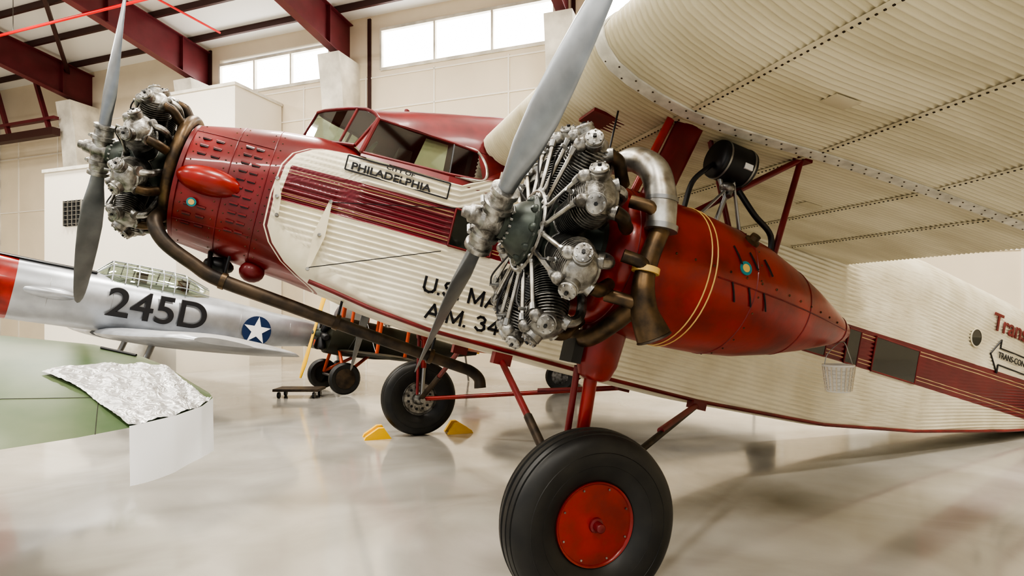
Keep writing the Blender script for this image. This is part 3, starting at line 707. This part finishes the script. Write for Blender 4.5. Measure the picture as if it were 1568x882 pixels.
for sg in (1,-1):
    c=(.37,sg*1.3,-1.42); mb.rev([(-.08,.2),(-.1,.28),(-.05,.34),(.05,.34),(.1,.28),(.08,.2)],c,(0,1,0),M_rubber,36); mb.rev([(-.085,.2),(-.05,.05),(.05,.05),(.085,.2)],c,(0,1,0),M_silver,24)
mb.build('trainer_wheels',S)
mb=MB()
def sb(a): return ssec(a)[0]+.012
a0=-2.0
def disc(r,m,o): 
    mb.prism([(a0+r*math.cos(t),sb(a0+r*math.cos(t))+o,-.10+r*math.sin(t)) for t in [2*pi*q/32 for q in range(32)]],(0,.004,0),m)
disc(.34,M_navy,0)
mb.prism([(a0+(.33 if q%2==0 else .13)*math.sin(pi*q/5),sb(a0+(.33 if q%2==0 else .13)*math.sin(pi*q/5))+.01,-.10+(.33 if q%2==0 else .13)*math.cos(pi*q/5)) for q in range(10)],(0,.004,0),M_white)
mb.build('insignia_star',S)
text('trainer_number','245D',.80,sideM(1.0,ssec(.2)[0]+.06,-.26,-.045),S,M_paint_blk,.012,1.05)

# ================================================================ biplane
Bp=empty('orange_biplane',planeM((-3.05,13.2,1.05),(-.80,-.60),10))
mb=MB()
mb.grid([[(a,w*math.sin(t),c+w*1.1*math.cos(t)) for t in [2*pi*q/20 for q in range(20)]] for a,w,c in ((1.2,.2,0),(1.15,.36,0),(.8,.38,0),(0,.36,0),(-1,.28,.02),(-2.2,.12,.08),(-2.7,.04,.1))],M_olive)
mb.build('biplane_fuselage',Bp)
mb=MB()
for z,sp in ((-.30,2.1),(1.05,2.4)):
    mb.grid([[(.45+.5*math.cos(t)*k,b,z+.05*k*math.sin(t)) for t in [2*pi*q/16 for q in range(16)]] for b,k in ((-sp,.3),(-sp+.25,1),(0,1),(sp-.25,1),(sp,.3))],M_olive if z<0 else M_orange)
for b in (-1.8,1.8,-.3,.3):
    mb.tube([(.75,b,-.3 if abs(b)>1 else .2),(.75,b,1.05)],.035,M_orange); mb.tube([(.15,b,-.3 if abs(b)>1 else .2),(.15,b,1.05)],.035,M_orange)
mb.tube([(.75,.3,-.3),(.75,1.8,1.05)],.006,M_steel,5); mb.tube([(.75,1.8,-.3),(.75,.3,1.05)],.006,M_steel,5)
mb.grid([[(-2.4+.35*math.cos(t),b,.15+.03*math.sin(t)) for t in [2*pi*q/12 for q in range(12)]] for b in (-.9,.9)],M_orange)
mb.grid([[(-2.5+.3*math.cos(t)*k,.03*math.sin(t),z) for t in [2*pi*q/12 for q in range(12)]] for z,k in ((.1,1),(.6,.8),(.75,.3))],M_yel)
mb.build('biplane_wings',Bp)
mb=MB()
for sg in (1,-1):
    mb.tube([(.9,.25*sg,-.3),(.85,.6*sg,-.80)],.035,M_orange); mb.tube([(.2,.25*sg,-.3),(.85,.6*sg,-.80)],.035,M_orange)
    c=(.85,.66*sg,-.86); mb.rev([(-.05,.2),(-.07,.29),(-.03,.33),(.03,.33),(.07,.29),(.05,.2)],c,(0,1,0),M_rubber,36); mb.rev([(-.05,.21),(0.0,.21),(.06,.21),(.08,.03)],c,(0,sg,0),M_exhd,24)
mb.tube([(.85,-.66,-.86),(.85,.66,-.86)],.03,M_steel)
mb.tube([(-2.4,0,0),(-2.6,0,-.60)],.025,M_steel)
for k in range(7):
    t=2*pi*k/7; mb.rev([(.1,.07),(.32,.08),(.36,.05)],(1.25,0,0),(0,math.sin(t),math.cos(t)),M_black,12)
mb.rev([(0,.15),(.15,.1),(.25,.04)],(1.2,0,0),(1,0,0),M_case,16)
mb.grid([[(1.42+.02*math.sin(t),.12*math.cos(t)*k+.35*z,z) for t in [2*pi*q/12 for q in range(12)]] for z,k in ((-1.0,.3),(-.7,1.1),(-.15,.6),(.15,.6),(.7,1.1),(1.0,.3))],M_yel)
mb.build('biplane_gear_engine',Bp)
mb=MB(); mb.box((-4.3,11.9,.16),(.9,.5,.05),M_exhd)
for x in (-.35,.35):
    for y in (-.18,.18): mb.rev([(-.02,.06),(.02,.06)],(-4.3+x,11.9+y,.06),(1,0,0),M_black,16); mb.box((-4.3+x,11.9+y,.11),(.03,.03,.08),M_steel)
mb.build('wheel_dolly')
D=empty('dark_blue_airplane',planeM((2.1,13.4,1.25),(-.97,.24),6))
mb=MB()
mb.grid([[(a,w*math.sin(t),c+h*math.cos(t)) for t in [2*pi*q/24 for q in range(24)]] for a,w,h,c in ((2.9,.05,.05,0),(2.6,.25,.26,0),(2.2,.38,.42,0),(1,.46,.55,0),(0,.45,.58,0),(-1.5,.34,.44,.04),(-3,.16,.24,.12),(-3.6,.06,.1,.15))],M_dblue)
mb.sph((.2,0,.52),(.9,.30,.34),M_glass_d,20,12)
for sg in (1,-1):
    mb.grid([[(.5+.75*k*math.cos(t),sg*b,z+.09*k*math.sin(t)) for t in [2*pi*q/16 for q in range(16)]] for b,k,z in ((.2,1,-.35),(1.6,.85,-.30),(2.3,.65,-.22),(2.5,.3,-.2))],M_dblue)
    mb.grid([[(-3.2+.35*k*math.cos(t),sg*b,.2+.03*k*math.sin(t)) for t in [2*pi*q/16 for q in range(16)]] for b,k in ((.03,1),(1.1,.6))],M_dblue)
    mb.tube([(.7,sg*.9,-.35),(.75,sg*.9,-.95)],.05,M_steel); mb.rev([(-.07,.18),(-.09,.27),(-.04,.32),(.04,.32),(.09,.27),(.07,.18)],(.75,sg*.98,-1.0),(0,1,0),M_rubber,32); mb.rev([(-.07,.18),(.07,.18)],(.75,sg*.98,-1.0),(0,1,0),M_alu,20)
mb.grid([[(-3.3+.35*k*math.cos(t),.03*math.sin(t),z) for t in [2*pi*q/16 for q in range(16)]] for z,k in ((.1,1),(.8,.7),(.95,.3))],M_dblue)
mb.tube([(-3.2,0,0),(-3.3,0,-.7)],.03,M_steel); mb.rev([(-.04,.1),(.04,.1)],(-3.3,0,-.78),(0,1,0),M_rubber,20)
mb.build('dark_airframe',D)

# ================================================================ HANGAR
W0=Vector((-1.77,19,0)); DS=Vector((-.94,.34,0)).normalized(); DN=Vector((-.34,-.94,0)).normalized()
def P(s,n,z): return W0+DS*s+DN*n+Vector((0,0,z))
def wbox(mb,s0,s1,n0,n1,z0,z1,m):
    vs=[P(s,n,z) for s in (s0,s1) for n in (n0,n1) for z in (z0,z1)]
    mb.add(vs,[(0,1,3,2),(4,6,7,5),(0,4,5,1),(2,3,7,6),(0,2,6,4),(1,5,7,3)],m,False)
EV=11.85
Wn=[(-3.25,2.85,9.97,11.32),(4.95,9.95,9.94,11.12),(-11,-4.3,9.97,11.32)]
mb=MB(); 
wbox(mb,-24,24,-.2,0,0,9.94,M_wallc); wbox(mb,-24,24,-.2,0,11.32,EV,M_wallc)
xs=sorted([(w[0],w[1]) for w in Wn]); cur=-24
for a,b in xs: wbox(mb,cur,a,-.2,0,9.94,11.32,M_wallc); cur=b
wbox(mb,cur,24,-.2,0,9.94,11.32,M_wallc)
for z in (3.2,6.2,8.6,9.7): wbox(mb,-24,24,0,.03,z,z+.05,M_white_wall)
for s in [-20+2.6*k for k in range(17)]: wbox(mb,s,s+.05,0,.03,0,9.8,M_white_wall)
mb.build('wall_back')
for k,(a,b,z0,z1) in enumerate(Wn):
    mb=MB(); wbox(mb,a,b,-.12,-.10,z0,z1,M_day)
    n=3
    for i in range(n+1): s=a+(b-a)*i/n; wbox(mb,s-.035,s+.035,-.1,.03,z0,z1,M_column)
    wbox(mb,a,b,-.1,.04,z0-.06,z0+.05,M_column); wbox(mb,a,b,-.1,.04,z1-.05,z1+.05,M_column)
    wbox(mb,b+.38,b+.5,0,.06,8.6,EV-.1,M_brown)
    mb.build('window_%d'%(k+1))
mb=MB(); wbox(mb,24,24.2,-.2,32,0,EV+1.5,M_wallc); mb.build('wall_left')
mb=MB(); wbox(mb,-24.2,-24,-.2,32,0,EV+1.5,M_wallc); mb.build('wall_right')
def floor_mat():
    m=bpy.data.materials.new('polished_concrete'); m.use_nodes=True; nt=m.node_tree; p=nt.nodes['Principled BSDF']; L=nt.links.new
    tc=nt.nodes.new('ShaderNodeTexCoord')
    n=nt.nodes.new('ShaderNodeTexNoise'); n.inputs['Scale'].default_value=.7; n.inputs['Detail'].default_value=9; n.inputs['Distortion'].default_value=1.0; L(tc.outputs['Object'],n.inputs['Vector'])
    r=nt.nodes.new('ShaderNodeValToRGB'); r.color_ramp.elements[0].position=.3; r.color_ramp.elements[1].position=.7
    r.color_ramp.elements[0].color=(.37,.35,.31,1); r.color_ramp.elements[1].color=(.54,.52,.475,1); L(n.outputs['Fac'],r.inputs[0]); L(r.outputs[0],p.inputs['Base Color'])
    n3=nt.nodes.new('ShaderNodeTexNoise'); n3.inputs['Scale'].default_value=1.2; n3.inputs['Detail'].default_value=4; L(tc.outputs['Object'],n3.inputs['Vector'])
    r2=nt.nodes.new('ShaderNodeMapRange'); r2.inputs[1].default_value=.35; r2.inputs[2].default_value=.7; r2.inputs[3].default_value=.09; r2.inputs[4].default_value=.20; L(n3.outputs['Fac'],r2.inputs[0]); L(r2.outputs[0],p.inputs['Roughness'])
    p.inputs['Specular IOR Level'].default_value=.6; p.inputs['Coat Weight'].default_value=.3; p.inputs['Coat Roughness'].default_value=.07
    return m
mb=MB(); wbox(mb,-24.2,24.2,-.2,34,-.1,0,floor_mat()); mb.build('floor')
def zc(n): return EV+.10*min(n,16)-.10*max(0,n-16)
mb=MB()
for n0,n1 in ((-.2,16),(16,32)):
    mb.add([P(s,n,zc(n)+d) for s in (-24.2,24.2) for n in (n0,n1) for d in (0,.12)],[(0,1,3,2),(4,6,7,5),(0,4,5,1),(2,3,7,6),(0,2,6,4),(1,5,7,3)],M_ceil,False)
mb.build('ceiling')
mb=MB()
for k in range(20):
    n=.8+1.6*k; mb.beam(P(-23.9,n,zc(n)-.11),P(23.9,n,zc(n)-.11),.10,.2,M_brown)
mb.build('roof_purlins')
for i,s in enumerate((-18.5,-11.5,-3.69,4.1,10.5,16.9,23.3)):
    mb=MB()
    def web(n0,n1,d0,d1):
        z0,z1=zc(n0)-.21,zc(n1)-.21
        mb.add([P(x,n,z) for x in (s-.012,s+.012) for n,z in ((n0,z0),(n1,z1),(n1,z1-d1),(n0,z0-d0))],[(0,1,2,3),(4,5,6,7),(0,1,5,4),(1,2,6,5),(2,3,7,6),(3,0,4,7)],M_maroon,False)
        for q0,q1 in (((n0,z0),(n1,z1)),((n0,z0-d0),(n1,z1-d1))): mb.beam(P(s,*q0),P(s,*q1),.30,.03,M_maroon)
    web(.02,8,1.35,.85); web(8,16,.85,.85); web(16,24,.85,.85); web(24,31.9,.85,1.3)
    for n in (1.25,4,8,12): 
        z=zc(n)-.21; mb.beam(P(s,n,z),P(s,n,z-(1.27 if n<2 else 1.0)),.28,.03,M_maroon,DN)
    mb.build('steel_rafter' if i==0 else 'steel_rafter.%03d'%i)
    mb=MB()
    zt=EV-1.6
    mb.grid([[P(s+sx,n,z) for sx,n in ((-.42,.0),(-.42,d),(.42,d),(.42,.0))] for z,d in ((0,.45),(5,.7),(9,1.0),(zt,1.2))],M_column,smooth=False)
    mb.build('wall_column' if i==0 else 'wall_column.%03d'%i)
mb=MB()
mb.beam(P(17.1,1.3,9.0),P(23.7,1.3,9.0),.3,.30,M_brown); mb.beam(P(17.1,1.3,9.55),P(23.7,1.3,9.55),.2,.12,M_maroon)
for s0 in (17.5,20,22.3): mb.beam(P(s0,1.3,9.1),P(s0+1.0,1.3,EV-.3),.14,.14,M_maroon); 
mb.beam(P(12,5,EV+.1),P(17,.9,EV-.4),.12,.12,M_brown)
mb.beam(P(17.2,6,EV-.0),P(23.6,.9,EV-.5),.25,.35,M_brown); mb.beam(P(17.2,9,EV+.1),P(23.6,9,EV+.1),.35,.5,M_brown)
mb.build('wind_brace_truss')
mb=MB(); mb.tube([P(23.8,4.6,10.99),P(12,4.6,10.99),P(3,4.6,10.99),P(-23.8,4.6,10.99)],.045,M_pipe,10)
mb.tube([P(8.0,4.6,11.05),P(8.0,4.2,11.2),P(7.95,1.9,11.2)],.035,M_pipe,8)
for s in (20,14,8,2,-8,-16): mb.tube([P(s,4.6,10.99),P(s,4.6,zc(4.6)-.02)],.012,M_steel,6)
mb.build('sprinkler_pipe')
mb=MB(); mb.box(P(14.6,5.5,10.9),(.5,.4,.3),M_olive,Matrix.Rotation(.35,3,'Z')); mb.tube([P(14.6,5.5,11.0),P(14.6,5.5,zc(5.5)-.02)],.03,M_steel,8); mb.build('unit_heater')
mb=MB(); wbox(mb,7.0,10.0,.04,2.2,0,9.2,M_white_wall); wbox(mb,6.95,10.05,.04,2.25,9.2,9.3,M_column); mb.build('office_block')
mb=MB(); wbox(mb,6.3,11.8,2.3,5,0,6.06,M_white_wall); wbox(mb,6.25,11.85,2.3,5.05,6.06,6.16,M_column)
wbox(mb,10.05,10.85,5,5.03,4.35,5.12,M_black)
for k in range(6): wbox(mb,10.05,10.85,5.03,5.06,4.40+k*.13,4.42+k*.13,M_steel)
for k in range(5): wbox(mb,10.05+.19*k,10.08+.19*k,5.03,5.08,4.35,5.12,M_steel)
wbox(mb,7.3,8.3,5,5.04,0,2.1,M_column); mb.build('office_block.001')

# ================================================================ lights, camera
def area(name,loc,sx,sy,power,col=(1,.955,.88),rot=(0,0,0)):
    l=bpy.data.lights.new(name,'AREA'); l.shape='RECTANGLE'; l.size=sx; l.size_y=sy; l.energy=power; l.color=col
    o=bpy.data.objects.new(name,l); bpy.context.collection.objects.link(o); o.location=loc; o.rotation_euler=rot; return o
i=0
for s in (-14,-7.5,.2,7.3,13.5):
    for n in (7,15,24):
        p=P(s,n,zc(n)-1.25); area('ceiling_light_%d'%i,p,2.2,1.0,640,rot=(0,0,.35)); i+=1
        mb=MB(); mb.box(p+Vector((0,0,.08)),(2.5,1.3,.1),M_white,Matrix.Rotation(.35,3,'Z')); 
        for x in (-1,1): mb.tube([p+Vector((x,x*.35,.12)),p+Vector((x,x*.35,1.2))],.01,M_steel,6)
        mb.build('ceiling_lamp' if i==1 else 'ceiling_lamp.%03d'%(i-1))
w=bpy.data.worlds.new('World'); bpy.context.scene.world=w; w.use_nodes=True
w.node_tree.nodes['Background'].inputs[0].default_value=(.98,.99,1,1); w.node_tree.nodes['Background'].inputs[1].default_value=.85
try: bpy.context.scene.view_settings.look='AgX - High Contrast'
except Exception as e: print(e)

cam=bpy.data.cameras.new('camera'); co=bpy.data.objects.new('camera',cam); bpy.context.collection.objects.link(co)
co.location=(0,0,H); co.rotation_euler=(pi/2,0,0); cam.sensor_width=36; cam.lens=900/1568*36; cam.shift_y=39/1568; cam.clip_end=200; cam.clip_start=.05
bpy.context.scene.camera=co
